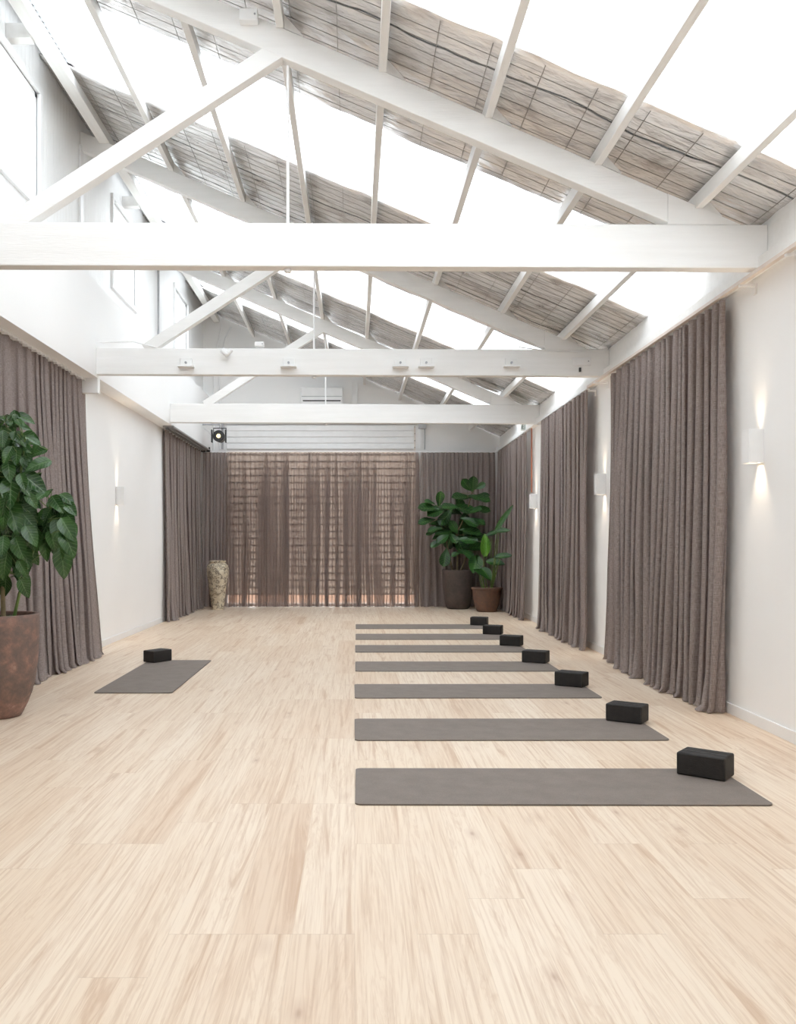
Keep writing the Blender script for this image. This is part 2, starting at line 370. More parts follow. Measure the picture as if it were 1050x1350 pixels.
# ---------------------------------------------------------------- roof: foil bands, translucent sheets, flashing
XR0, XR1 = -2.36, 2.72
foils = [(-2.58, -.1, 'out of view over the near end of the room, sized to light the front floor'), (1.25, 3.1, 'just above the viewpoint'), (4.83, 6.40, 'above the nearest truss'), (7.73, 9.98, 'above the second truss'),
         (11.5, 12.95, 'above the third truss'), (14.38, 16.15, 'against the back gable wall')]
skies = [(-.1, 1.25, 'out of view over the near end of the room, sized to light the front floor'), (3.1, 4.83, 'in front of the nearest truss'), (6.40, 7.73, 'between the first and second trusses'),  # first sheet is unseen, added and sized to light the front floor
         (9.98, 11.5, 'between the second and third trusses'), (12.95, 14.38, 'between the third truss and the back wall')]
def foil_band(d0, d1, lab):
    t = empty('insulation_foil', T(0, (d0+d1)/2, roofz(0)), 'crinkled silver foil insulation band ' + lab, 'insulation', 'silver foil bands of the roof')
    nx, ny = 150, 28; vs = []; fs = []
    for j in range(ny+1):
        for i in range(nx+1):
            fj = j/ny; x = LU+.006 + (XW(d0+(d1-d0)*fj)+.004-LU-.006)*i/nx; ph = noise.noise(Vector((x*1.7, d0*3, 1)))
            ed = min(fj, 1-fj)
            dd = d0 + (d1-d0)*fj + (.022*ph*(1-2*ed))
            dd = min(max(dd, D0+.01), D1-.01)
            q = (x+2.37)/.62 % 1
            sag = -.007*math.sin(PI*q)*(1 if x > -2.3 else 0)
            z = roofz(x) + sag + .009*noise.noise(Vector((x*3, dd*9, 2))) + .005*noise.noise(Vector((x*9, dd*19, 7)))
            vs.append(T(x, dd, z))
    for j in range(ny):
        for i in range(nx): a = j*(nx+1)+i; fs.append((a, a+1, a+nx+2, a+nx+1))
    fo = MB().add(vs, fs, True).build('foil_sheet', M_foil, t)
    so = fo.modifiers.new('thickness', 'SOLIDIFY'); so.thickness = .012; so.offset = 1
    wm = MB()
    n = int((d1-d0)/.115)
    for k in range(1, n):
        d = d0 + (d1-d0)*k/n
        wm.bar(T(XR0+.05, d, roofz(XR0+.05)-.026), T(2.34, d, roofz(2.34)-.026), .0026, .0026)
    for k in range(18):
        x = XR0+.1+.27*k
        if x < 2.34: wm.bar(T(x, d0, roofz(x)-.029), T(x, d1, roofz(x)-.029), .0034, .0034)
    wm.build('wire_mesh', M_wire, t)
M_wire = m_plain_noise('galvanised_wire', (.13,.12,.11), (.19,.18,.165), 9, .6, 0)
for f in foils: foil_band(*f)
def sky_panel(d0, d1, lab):
    n = int((d1-d0)/.076*8); vs = []; fs = []; xs = [XR0-.02, -1, 0, 1, XW(d0)-.012]
    d0 -= .04; d1 += .04
    for j in range(n+1):
        d = d0+(d1-d0)*j/n
        xs[-1] = XW(d)+.004
        for x in xs: vs.append(T(x, d, roofz(x)+.045+.011*math.sin(2*PI*d/.076)))
    m = len(xs)
    for j in range(n):
        for i in range(m-1): a = j*m+i; fs.append((a, a+1, a+m+1, a+m))
    o = MB().add(vs, fs, True).build('skylight_sheet', M_sky)
    setp(o, 'white glowing translucent corrugated roof sheet ' + lab, 'skylight', 'translucent sheets of the roof')
for s in skies: sky_panel(*s)
# opaque sheet along the left eaves
c = [T(XR0-.6, D0, roofz(XR0-.6)+.07), T(XR0, D0, roofz(XR0)+.07), T(XR0, D1+.2, roofz(XR0)+.07), T(XR0-.6, D1+.2, roofz(XR0-.6)+.07)]
mb = MB().hexa(c + [p+Vector((0,0,.03)) for p in c]); struct(mb.build('ceiling', m_plain_noise('dark_eaves_lining', (.10,.09,.09), (.15,.14,.14), 5, .8, 0)))

# ---------------------------------------------------------------- purlins
PX = [-2.37, -1.74, -1.06, -.43, .16, .77, 1.40, 1.98]
ordn = ['beside the boarded left wall', 'second from the left wall', 'third from the left wall', 'fourth from the left wall, over the strut heads',
        'fourth from the right wall', 'third from the right wall', 'second from the right wall', 'nearest the right wall']
for i, x in enumerate(PX):
    wd = .10 if i == 0 else .045
    zb = 2.782-.43*(x+wd/2); h = roofz(x+wd/2)-.035-zb + .0
    t = empty('roof_purlin', T(x, 8, zb), 'white painted roof purlin ' + ordn[i], 'purlin', 'purlins under the roof')
    mb = MB().tbox(x-wd/2, x+wd/2, D0+.01, D1-.01, zb, zb+h)
    tim = mb.build('timber', M_purlin, t, .004)
    if i == 0:
        for d in (7.05, 10.55): MB().tbox(LU+.001, x-wd/2, d-.05, d+.05, zb-.02, zb+.09).build('bracket', M_purlin, t, .003)
    else:
        for d in (5.44, 8.94, 12.49):   # triangular cleats on the low side of each purlin
            a = x+wd/2+.001; z0 = 2.781-.43*a
            p = [T(a, d-.035, z0), T(a+.11, d-.035, z0-.43*.11), T(a+.11, d+.035, z0-.43*.11), T(a, d+.035, z0)]
            q = [T(a, d-.035, z0+.08), T(a+.11, d-.035, z0-.43*.11+.006), T(a+.11, d+.035, z0-.43*.11+.006), T(a, d+.035, z0+.08)]
            MB().hexa(p+q).build('cleat', M_purlin, tim)

# ---------------------------------------------------------------- trusses
def truss(d, lab):
    t = empty('roof_truss', T(0, d, 1.58), lab, 'truss', 'white timber roof trusses')
    tl = -.0036; th = .095
    x0, x1 = LB+.001, XW(d)-.013
    c = [T(x0, d, 1.585+tl*x0), T(x1, d, 1.585+tl*x1), T(x1, d+th, 1.585+tl*x1), T(x0, d+th, 1.585+tl*x0)]
    e = [T(x0, d, 1.835+tl*x0), T(x1, d, 1.835+tl*x1), T(x1, d+th, 1.835+tl*x1), T(x0, d+th, 1.835+tl*x0)]
    MB().hexa(c+e).build('tie_beam', M_beam, t, .006)
    def hexs(xa, za0, za1, xb, zb0, zb1, da, db):
        return MB().hexa([T(xa, da, za0), T(xb, da, zb0), T(xb, db, zb0), T(xa, db, za0), T(xa, da, za1), T(xb, da, zb1), T(xb, db, zb1), T(xa, db, za1)])
    # rafter, its foot dies into the tie beam
    up = lambda x: 2.779-.43*x
    xe = 2.215
    hexs(LU+.002, up(LU)-.175, up(LU), 1.80, up(1.80)-.165, up(1.80), d+.002, d+.093).build('rafter', M_beam, t, .005)
    mb = MB(); a, b = 1.80, xe
    mb.hexa([T(a, d+.002, 1.829), T(b, d+.002, 1.8275), T(b, d+.093, 1.8275), T(a, d+.093, 1.829), T(a, d+.002, up(a)), T(b, d+.002, 1.829), T(b, d+.093, 1.829), T(a, d+.093, up(a))])
    mb.build('rafter_foot', M_beam, t)
    # strut
    hexs(-1.985, 1.842, 1.93, -.505, 2.775, 2.90, d+.004, d+.091)
    p0, p1 = T(-1.99, d+.047, 1.83), T(-.43, d+.047, 2.845)
    MB().bar(p0, p1, .085, .108, Vector((0,0,1))).build('strut', M_beam, t, .004)
    rod = MB().tube([T(-.388, d+.047, 2.76), T(-.388, d+.047, 1.56)], .009, 8).build('tie_rod', M_steel, t)
    MB().tube([T(-.388, d+.047, 1.583), T(-.388, d+.047, 1.565)], .022, 6).build('nut', M_steel, rod)
truss(5.40, 'nearest and largest white timber truss across the top of the room')
truss(8.90, 'middle white timber truss with small uplights on its tie beam')
truss(12.45, 'farthest white timber truss just in front of the roller door')

# ---------------------------------------------------------------- curtains
def curtain(name_m, P0, P1, top, label, folds, amp, side, hem=.12, hemz=0.0, seed=1, endflare=(0, 0), over=.45, bands=None, bulge=0.0, spf=18):
    """P0,P1 = (x,d) of the track ends; side = unit vector pointing into the room."""
    if not isinstance(hem, tuple): hem = (hem, hem)
    A = T(P0[0], P0[1], FL); B = T(P1[0], P1[1], FL); A.z = B.z = 0; L = (B-A).length; tdir = (B-A)/L; S = Vector(side)
    H = EYE + top*KX; ns = int(folds*spf); nh = 22; vs = []; uvs = []; fs = []
    rr = random.Random(seed); sd = seed*17.3
    # fold phases with irregular widths
    wd = [rr.uniform(.5, 1.7) for _ in range(folds)]; tot = sum(wd); edges = [0]
    for x in wd: edges.append(edges[-1]+x/tot)
    am = [rr.uniform(.25, 1.3) for _ in range(folds+2)]
    for j in range(nh+1):
        h = j/nh; hv = h**.9          # 0 top .. 1 floor
        for i in range(ns+1):
            s = i/ns*folds; k = min(int(s), folds-1); fr = s-k
            base = edges[k] + (edges[k+1]-edges[k])*fr
            ph = 2*PI*fr
            a_l = am[k]*(1-fr)+am[k+1]*fr
            # wandering folds lower down
            wob = 1.25*noise.noise(Vector((base*folds*.55+sd, hv*1.3, seed)))
            big = noise.noise(Vector((base*folds*.22+sd, hv*.8+4, seed+5)))
            a = amp*(.55+.7*hv)*(1+(a_l-1)*min(1, .25+hv*2))
            a *= 1 + .5*wob*hv
            w_ = L/folds
            off = a*math.sin(ph) + .6*amp*big*hv*1.6 + .25*a*math.sin(2*ph+wob*4)*hv
            along = base*L - over*w_*.5*math.sin(2*ph)*.8*(.4+.6*min(1, hv*3)) + w_*.9*wob*hv
            # let the ends flare a little
            if endflare[0] and base < .12: along -= endflare[0]*(1-base/.12)*hv**1.5
            if endflare[1] and base > .88: along += endflare[1]*((base-.88)/.12)*hv**1.5
            lean = (hem[0]+(hem[1]-hem[0])*base)*hv**1.6
            if hv > .93: off += (.02+.06*noise.noise(Vector((s*1.1, 3, seed))))*(hv-.93)/.07
            z = H*(1-h)
            if j == nh: z = max(.004, .006+.006*noise.noise(Vector((s, 1, seed))))
            if j == nh-1: z = .035
            p = A + tdir*along + S*(off+lean)
            p.z = z
            vs.append(p); uvs.append((base*L*1.6, z))
    for j in range(nh):
        for i in range(ns): a = j*(ns+1)+i; fs.append((a, a+1, a+ns+2, a+ns+1))
    o = MB().add(vs, fs, True, uvs).build('curtain', name_m)
    setp(o, label, 'curtain', 'grey brown linen curtains')
    return o
RS = Vector((-1, 0, 0)); LS = Vector((1, 0, 0)); BS = Vector((0, -1, 0))
curtain(M_linen, (2.33, 5.91), (2.345, 8.62), 1.53, 'large grey-brown linen curtain nearest on the right wall', 19, .048, RS, (.02, .03), seed=3, endflare=(.0, .04))
curtain(M_linen, (2.335, 9.42), (2.36, 11.9), 1.53, 'middle grey-brown linen curtain on the right wall, between two wall lights', 15, .042, RS, .02, seed=5, endflare=(.03, .1))
curtain(M_semi, (2.375, 13.0), (2.41, 15.85), 1.53, 'farthest linen curtain on the right wall, beside the potted plants', 14, .03, RS, .02, seed=8)
curtain(M_linen, (-2.595, 3.8), (-2.595, 9.05), 1.545, 'wide linen curtain on the left wall behind the big potted plant', 30, .03, LS, (.05, .15), seed=11, endflare=(0, 0))
curtain(M_linen, (-2.60, 12.85), (-2.60, 15.85), 1.545, 'linen curtain at the far left, beside the speckled vase', 15, .042, LS, .04, seed=14)
curtain(M_semi, (-2.57, 15.92), (-2.155, 15.95), 1.53, 'narrow gathered curtain in the back left corner behind the vase', 7, .035, BS, .02, seed=17)
curtain(M_sheer, (-2.145, 15.95), (1.085, 15.95), 1.53, 'wide sheer curtain across the back with roller door showing through', 52, .045, BS, .03, seed=21, over=.95)
curtain(M_semi, (1.115, 15.95), (2.38, 15.95), 1.53, 'gathered curtain at the back right, behind the fig plant', 16, .035, BS, .02, seed=24, over=.5)

# curtain tracks
def track(pts, label, m, brackets=(), group='curtain tracks'):
    t = empty('curtain_track', pts[0], label, 'curtain track', group)
    mb = MB()
    for a, b in zip(pts[:-1], pts[1:]): mb.bar(a, b, .03, .022)
    mb.build('rail', m, t)
    for p, q in brackets:
        mb = MB(); mb.bar(p, q, .022, .014)
        sgn = 1 if q.x > 0 else -1
        mb.box(Vector((min(q.x, q.x-.012*sgn), q.y-.02, q.z-.055)), Vector((max(q.x, q.x-.012*sgn), q.y+.02, q.z+.012)))
        mb.build('bracket', M_steel, t)
    return t
zt = 1.548
track([T(2.29, 3.6, zt), T(2.32, 9.35, zt)], 'pale painted curtain track over the nearest right curtain', M_mauve,
      [(T(2.29, d, zt-.018), T(XW(d)-.001, d, zt-.018)) for d in (4.6, 5.0, 5.6, 9.0)])
track([T(2.335, 9.42, zt), T(2.365, 12.3, zt)], 'curtain track over the middle right curtain', M_steel, [(T(2.34, d, zt-.018), T(XW(d)-.001, d, zt-.018)) for d in (9.48, 12.15)])
track([T(2.375, 12.95, zt), T(2.41, 15.9, zt), T(2.38, 15.95, zt), T(-2.56, 15.95, zt), T(-2.60, 15.9, zt), T(-2.60, 12.85, zt)],
      'white curtain track running round the back of the room', M_steel)
t = track([T(-2.585, 3.8, 1.558), T(-2.585, 9.05, 1.558)], 'curtain track under the left bulkhead', M_steel)
for k in range(50): MB().box(T(-2.60, 3.9+k*.104, 1.536), T(-2.555, 3.93+k*.104, 1.549)).build('glider', M_steel, t)

# ---------------------------------------------------------------- roller door behind the sheer curtain
t = empty('door_1', T(-.6, D1, FL+.24), None, None, None, 'structure')
mb = MB(); n = 24; zb = FL+.2; pitch = (DZ-zb)/n
for k in range(n):
    z0 = zb+k*pitch
    mb.hexa([T(DX0, D1+.07, z0+.004), T(DX1, D1+.07, z0+.004), T(DX1, D1+.075, z0+.004), T(DX0, D1+.075, z0+.004),
             T(DX0, D1+.07, z0+pitch-.004), T(DX1, D1+.07, z0+pitch-.004), T(DX1, D1+.075, z0+pitch-.004), T(DX0, D1+.075, z0+pitch-.004)])
mb.build('shutter_slats', M_shutter, t)
mb = MB()
for k in range(n+1): mb.tbox(DX0, DX1, D1+.055, D1+.09, zb+k*pitch-.010, zb+k*pitch+.010)
mb.build('slat_joints', m_plain_noise('cream_metal', (.30,.27,.24), (.36,.32,.29), 5, .5, 0), t)
MB().tbox(DX0-.1, DX0, D1-.03, D1-.001, FL, DZ).build('guide_rail', M_steel, t)
MB().tbox(DX1, DX1+.1, D1-.03, D1-.001, FL, DZ).build('guide_rail', M_steel, t)
MB().tbox(DX0, DX1, D1+.02, D1+.12, FL, FL+.045).build('threshold', M_steel, t)
o = MB().box(Vector((-9, D1*KD+.35, -.25)), Vector((9, D1*KD+14, -.16))).build('paving', M_ground)
setp(o, 'outside paving under the roller door, coloured orange for the warm glow there', 'paving', None, 'structure')
# housing of the roller door above the curtain
mb = MB()
for k in range(4): mb.tbox(-2.2, 1.02, D1-.06, D1-.002, 1.60+k*.105, 1.60+k*.105+.085)
mb.tbox(-2.2, 1.02, D1-.035, D1-.001, 1.58, 2.02)
o = mb.build('roller_shutter_housing', M_steel, None, .01); setp(o, 'white ribbed shutter housing above the back curtain', 'shutter housing')
o = MB().tbox(-2.25, 1.05, D1-.09, D1-.001, 2.03, 2.09).build('shelf_rail', M_trim); setp(o, 'thin white rail above the ribbed shutter housing on the back wall', 'rail')
# electrical box and pipe right of the housing
t = empty('junction_box', T(1.13, D1-.03, 1.62), 'small white electrical box with conduit at the right end of the shutter housing', 'electrical box')
MB().tbox(1.09, 1.22, D1-.08, D1-.001, 1.95, 2.05).build('box', M_grey, t, .004)
MB().tube([T(1.11, D1-.02, 1.95), T(1.11, D1-.02, 1.6)], .012).build('conduit', M_steel, t)
MB().tube([T(1.2, D1-.02, 1.95), T(1.2, D1-.02, 1.6)], .008).build('conduit', M_grey, t)
# air conditioner
t = empty('air_conditioner', T(-.56, D1, 2.28), 'white wall air conditioner on the back gable wall', 'air conditioner')
MB().tbox(-.92, -.20, D1-.22, D1-.001, 2.30, 2.64).build('body', M_steel, t, .02)
MB().tbox(-.88, -.24, D1-.225, D1-.215, 2.395, 2.415).build('outlet_slot', M_black, t)
MB().tbox(-.90, -.22, D1-.226, D1-.221, 2.475, 2.483).build('panel_seam', M_grey, t)
# post, conduit pipes on back wall
struct(MB().tbox(-.05, .05, D1-.06, D1-.001, 2.05, roofz(0)-.15).build('trim_6', M_trim, None, .004))
def pipe(pts, r, m, label, cat='pipe', group=None):
    o = MB().tube(pts, r, 8).build('conduit_pipe' if cat == 'pipe' else 'cable', m); return setp(o, label, cat, group)
pipe([T(-2.42, D1-.03, 1.6), T(-2.42, D1-.03, 3.0), T(-2.36, D1-.03, 3.4), T(-2.28, D1-.03, 3.75)], .012, M_steel, 'thin curved white pipe rising in the back left corner of the gable wall')
pipe([T(-2.32, D1-.03, 1.6), T(-2.32, D1-.03, 3.1), T(-2.22, D1-.03, 3.5), T(-2.12, D1-.03, 3.7)], .016, M_steel, 'thicker curved white pipe on the gable wall, right of the thin one')
pipe([T(-2.26, D1-.08, 1.6), T(-2.26, D1-.08, 2.1)], .02, M_grey, 'short grey pipe behind the black spotlight')
pipe([T(LU+.03, 12.3, 2.48), T(LU+.03, 12.3, 3.7)], .014, M_grey, 'grey pipe running up the boarded left wall by the farthest truss')

# left rail channel above the far left curtain
t = empty('sliding_rail', T(-2.52, 14, 1.55), 'grey ribbed metal channel above the far left curtain', 'rail')
MB().tbox(-2.575, -2.43, 12.6, 15.75, 1.545, 1.568).build('channel', M_grey, t, .003)
for x in (-2.54, -2.49): MB().tbox(x-.006, x+.006, 12.6, 15.75, 1.53, 1.5449).build('rib', M_grey, t)
MB().tbox(-2.575, -2.43, 15.75, 15.8, 1.525, 1.6).build('end_cap', M_dark, t)

# ---------------------------------------------------------------- black spotlight in the back corner
t = empty('stage_spotlight', T(-2.18, 15.2, 1.75), 'black spotlight with warm lens above the back left curtain', 'spotlight')
cx, cdp, cz = -2.17, 15.0, 1.70
MB().tube([T(cx, cdp, cz), T(cx, cdp+.22, cz)], .085, 20).build('housing', M_black, t)
MB().tube([T(cx, cdp-.03, cz), T(cx, cdp, cz)], .095, 20).build('front_ring', M_black, t)
MB().tube([T(cx, cdp-.035, cz), T(cx, cdp-.03, cz)], .035, 16).build('lens', M_lens, t)
for s in (-1, 1):
    MB().box(T(cx+s*.11-.008, cdp-.04, cz-.1), T(cx+s*.11+.008, cdp+.06, cz+.1)).build('barn_door', M_black, t)
mb = MB().tube([T(cx-.1, cdp+.12, cz), T(cx-.1, cdp+.12, cz+.14), T(cx+.1, cdp+.12, cz+.14), T(cx+.1, cdp+.12, cz)], .009); mb.build('yoke', M_black, t)
MB().tube([T(cx, cdp+.12, cz+.14), T(cx, cdp+.12, cz+.2), T(LB+.001, cdp+.12, cz+.2)], .012).build('arm', M_grey, t)
mb = MB(); mb.tube([T(cx, cdp+.22, cz), T(cx-.02, cdp+.3, cz-.06), T(cx-.12, cdp+.3, cz-.02), T(cx-.2, cdp+.2, cz+.1), T(LB+.01, cdp+.2, cz+.15)], .006); mb.build('power_cord', M_steel, t)

# ---------------------------------------------------------------- wall sconces
def sconce(wallx, d, zc, s, label):
    """s = +1 on the left wall (sticks out to +x), -1 on the right wall"""
    t = empty('wall_sconce', T(wallx, d, zc-.1), label, 'wall light', 'white up and down wall lights')
    hw, hd, hh, th = .092, .048, .098, .006
    mb = MB(); x0 = wallx+.001*s; x1 = wallx+hw*s
    mb.tbox(x1-th*s, x1, d-hd, d+hd, zc-hh, zc+hh)
    mb.tbox(x0, x1-th*s, d-hd, d-hd+th, zc-hh, zc+hh); mb.tbox(x0, x1-th*s, d+hd-th, d+hd, zc-hh, zc+hh)
    mb.tbox(x0, x0+th*s, d-hd+th, d+hd-th, zc-hh, zc+hh)
    mb.build('shade', M_steel, t, .002)
    plate = MB().tbox(x0+th*s*1.2, x1-th*s*1.3, d-hd+th*1.1, d+hd-th*1.1, zc-.008, zc+.008).build('lamp_plate', M_steel, t)
    for u in (1, -1):
        a, b = sorted((zc+u*.009, zc+u*.02))
        MB().tbox(wallx+.03*s, wallx+.055*s, d-.013, d+.013, a, b).build('bulb', M_led, plate)
        ld = bpy.data.lights.new('sconce_light', 'SPOT'); ld.energy = SCONCE_W; ld.color = (1, .80, .58); ld.spot_size = math.radians(62); ld.spot_blend = .9; ld.shadow_soft_size = .012
        lo = bpy.data.objects.new('sconce_light', ld); C.objects.link(lo); lo.parent = t
        lo.location = T(wallx+.042*s, d, zc+u*.03) - WL[t]
        lo.rotation_euler = (PI if u > 0 else 0, 0, 0)
        # the lamp leans towards the wall a touch
        lo.rotation_euler.rotate_axis('Y', 0.10*s*(1 if u > 0 else 1)*(1 if u < 0 else -1)*-1*-1)
sconce(XW(5.53), 5.53, .565, -1, 'white square wall light at the right edge, by the nearest curtain')
sconce(XW(9.1), 9.12, .565, -1, 'white wall light in the gap between the two nearest right curtains')
sconce(XW(12.75), 12.75, .562, -1, 'small far white wall light on the right wall, below the orange pipe')
sconce(LW, 10.42, .52, 1, 'white wall light alone on the bare left wall')

# orange pipe and exit sign on the right
pipe([T(XW(13.0)-.04, 12.9, .69), T(XW(13.0)-.04, 12.9, 1.57)], .010, M_red, 'orange-red vertical pipe on the right wall above the far wall light')
t = empty('exit_sign', T(2.35, 13.11, 1.561), 'tiny white exit sign with dark running figure above the far right curtain', 'sign')
MB().tbox(2.315, 2.385, 13.1, 13.13, 1.561, 1.66).build('sign_body', M_sign, t, .003)
mb = MB(); x, z, d = 2.337, 1.612, 13.098
mb.tube([T(x+.004, d, z+.03), T(x+.004, d-.002, z+.03)], .007, 10)
mb.bar(T(x, d, z+.02), T(x-.006, d, z-.008), .004, .009, Vector((1,0,0))); mb.bar(T(x-.006, d, z-.008), T(x+.008, d, z-.02), .004, .006, Vector((1,0,0)))
mb.bar(T(x+.008, d, z-.02), T(x+.004, d, z-.036), .004, .006, Vector((1,0,0))); mb.bar(T(x-.006, d, z-.008), T(x-.02, d, z-.028), .004, .006, Vector((1,0,0)))
mb.bar(T(x, d, z+.016), T(x+.014, d, z+.004), .004, .005, Vector((1,0,0))); mb.bar(T(x, d, z+.016), T(x-.014, d, z+.008), .004, .005, Vector((1,0,0)))
mb.build('running_figure', M_signg, t)
mb = MB().tbox(2.358, 2.361, 13.097, 13.0995, 1.575, 1.65); mb.tbox(2.358, 2.379, 13.097, 13.0995, 1.647, 1.65); mb.tbox(2.376, 2.379, 13.097, 13.0995, 1.575, 1.65); mb.build('door_symbol', M_signg, t)

# ---------------------------------------------------------------- fittings on the trusses
def uplight(px, py, d, label):
    x = (px-468)*d/1240; z = (715.5-py)*d/1240
    t = empty('beam_uplight', T(x, d, z-.04), label, 'light fitting', 'small white fittings on the middle truss beam')
    MB().tbox(x-.055, x+.055, d-.03, d-.001, z-.03, z+.045).build('body', M_beam, t, .004)
    MB().tbox(x-.075, x+.075, d-.085, d-.001, z-.045, z-.03).build('lip', M_steel, t, .003)
    MB().tube([T(x, d-.03, z+.0), T(x, d-.05, z+.0)], .011, 10).build('screw_knob', M_grey, t)
for px, lab in ((246, 'leftmost small white shelf-like light fitting on the middle truss'), (381, 'second white shelf-like fitting from the left on the middle truss'),
                (528, 'left one of the close pair of white fittings on the middle truss'), (562, 'right one of the close pair of white fittings on the middle truss'),
                (674, 'single white fitting right of the close pair on the middle truss')):
    uplight(px, 479, 8.9, lab)
def tiny_box(px, py, d, w, h, dep, label, name='ceiling_sensor', cat='sensor', rot=0):
    x = (px-468)*d/1240; z = (715.5-py)*d/1240
    t = empty(name, T(x, d, z), label, cat)
    hs = MB().tbox(x-w/2, x+w/2, d-dep, d-.0005, z-h/2, z+h/2).build('housing', M_steel, t, .006)
    MB().tube([T(x+w*.35, d-dep, z), T(x+w*.35, d-dep-.004, z)], .006, 8).build('indicator', M_grey, hs)
    return t
tiny_box(329, 26, 5.402, .105, .07, .06, 'cream sensor box fixed on the sloping rafter of the nearest truss')
tiny_box(342, 453.5, 8.9, .085, .045, .06, 'little white box standing on top of the middle truss beam', 'junction_box', 'box').location.y += .05
t = tiny_box(767, 477, 8.9, .17, .075, .03, 'white emergency light box at the right end of the middle truss beam', 'emergency_light', 'light fitting')
MB().tbox(2.12, 2.14, 8.88, 8.899, 1.615, 1.655).build('plug', M_black, t, .003)
t = empty('clip_spotlight', T(-1.21, 8.9, 1.75), 'tiny white swivel spotlight on the left part of the middle truss beam', 'spotlight')
MB().tube([T(-1.21, 8.899, 1.77), T(-1.21, 8.84, 1.77)], .012).build('arm', M_steel, t)
MB().tube([T(-1.25, 8.83, 1.81), T(-1.2, 8.83, 1.765)], .026, 12).build('head', M_steel, t)
MB().tube([T(-1.16, 8.83, 1.81), T(-1.2, 8.83, 1.765)], .02, 12).build('head', M_steel, t)
o = MB().tube([T(-2.44, 8.88, 1.89), T(-2.1, 8.88, 1.90), T(-1.9, 8.88, 1.85), T(-1.88, 8.92, 1.845)], .006).build('cable', M_steel)
setp(o, 'thin white cable along the left end of the middle truss beam', 'cable')
o = MB().tube([T(1.55, 8.895, 1.85), T(1.8, 8.885, 1.815), T(2.1, 8.885, 1.805), T(2.39, 8.89, 1.83)], .006).build('cable', M_steel)
setp(o, 'thin cable drooping across the right end of the middle truss beam', 'cable')

# ---------------------------------------------------------------- yoga mats
def rrect(w, l, r, n=7):
    pts = []
    for cx, cy, a0 in ((w-r, r, -90), (w-r, l-r, 0), (r, l-r, 90), (r, r, 180)):
        for k in range(n+1):
            a = math.radians(a0+90*k/n); pts.append((cx+r*math.cos(a), cy+r*math.sin(a)))
    return pts
def yoga_mat(x0, x1, y0, y1, label, group, rot=0):
    w, l = x1-x0, y1-y0; pts = rrect(w, l, .028); n = len(pts); h = .0065
    t = empty('yoga_mat', (x0, y0, .0005), label, 'yoga mat', group)
    O = Vector((x0, y0, .0005))
    vs = [O+Vector((x, y, .0025)) for x, y in pts]+[O+Vector((x, y, h)) for x, y in pts]
    fs = [tuple(range(n, 2*n)), tuple(range(n))[::-1]]+[(i, (i+1) % n, n+(i+1) % n, n+i) for i in range(n)]
    MB().add(vs, fs).build('top_layer', M_mat, t)
    vs = [O+Vector((x, y, 0)) for x, y in pts]+[O+Vector((x, y, .0024)) for x, y in pts]
    MB().add(vs, fs).build('underside', M_matedge, t)
    if rot: t.rotation_euler.z = rot
    return t
rows = [(1062, 1015), (977, 948.8), (921, 902.7), (885.5, 872.7), (860.4, 851), (843.6, 836), (829.3, 823.5)]
names = ['nearest', 'second', 'third', 'middle (fourth)', 'fifth', 'sixth', 'farthest']
for i, ((yn, yf), nm) in enumerate(zip(rows, names)):
    dn = 1348/(yn-715.5)*KD; df = 1348/(yf-715.5)*KD; df = dn+.61*.7+(df-dn)*.3
    x0 = (.001, .0, .0, .005, .005, .01, .012)[i]
    yoga_mat(x0, x0+1.785, dn, df, 'taupe yoga mat, %s from the front in the row on the right' % nm if i not in (0, 6) else 'taupe yoga mat, %s of the row of seven' % nm, 'row of seven yoga mats', (-.006, .002, .004, 0, .002, 0, 0)[i])
yoga_mat(-1.886*KX, -1.319*KX, 6.78*KD, 8.66*KD, 'single taupe yoga mat laid lengthwise on the left of the floor', None)

# ---------------------------------------------------------------- yoga blocks
def block_proto():
    t = empty('yoga_block', (0,0,0), 'x', 'yoga block', 'black yoga blocks on the row of mats')
    L_, W_, H_ = .226, .15, .108
    o = MB().box((0, 0, 0), (L_, W_, H_)).build('foam_body', M_foam, t, .009)
    o.modifiers[0].segments = 4
    MB().box((.012, W_*.42, H_-.0012), (L_-.012, W_*.47, H_+.0006)).build('top_groove', M_black, o)
    MB().box((.012, W_*.74, H_-.0012), (L_-.012, W_*.77, H_+.0006)).build('top_groove', M_black, o)
    return t
bp = block_proto()
def copy_tree(o):
    c = o.copy(); C.objects.link(c)
    for ch in [q for q in bpy.data.objects if q.parent == o]:
        k = copy_tree(ch); k.parent = c
    return c
def fp(px, py): d = 1348/(py-715.5); return Vector(((px-468)*d/1240*KX, d*KD, .0072))
bl = [((892, 1022.6), -39, 'black foam yoga block on the nearest mat, largest in view'), ((798.5, 951.5), -35, 'black foam yoga block on the second mat from the front'),
      ((731, 904.8), -34, 'black foam yoga block on the third mat from the front'), ((688, 874), -28, 'black foam yoga block on the middle mat of the row'),
      ((658.7, 851.8), -26, 'black foam yoga block on the fifth mat from the front'), ((636.5, 836.9), -20, 'black foam yoga block on the sixth mat, one before the last'),
      ((620, 824.9), -18, 'black foam yoga block on the farthest mat, smallest in view'), None]
for i, b in enumerate(bl):
    o = bp if i == 0 else copy_tree(bp)
    if b is None:
        o.location = fp(203.5, 875.2); o.rotation_euler.z = math.radians(56); o['label'] = 'black foam yoga block on the single mat at the left'
        if 'group' in o: del o['group']
        continue
    a = math.radians(b[1]); o.location = fp(*b[0]); o.rotation_euler.z = a; o['label'] = b[2]

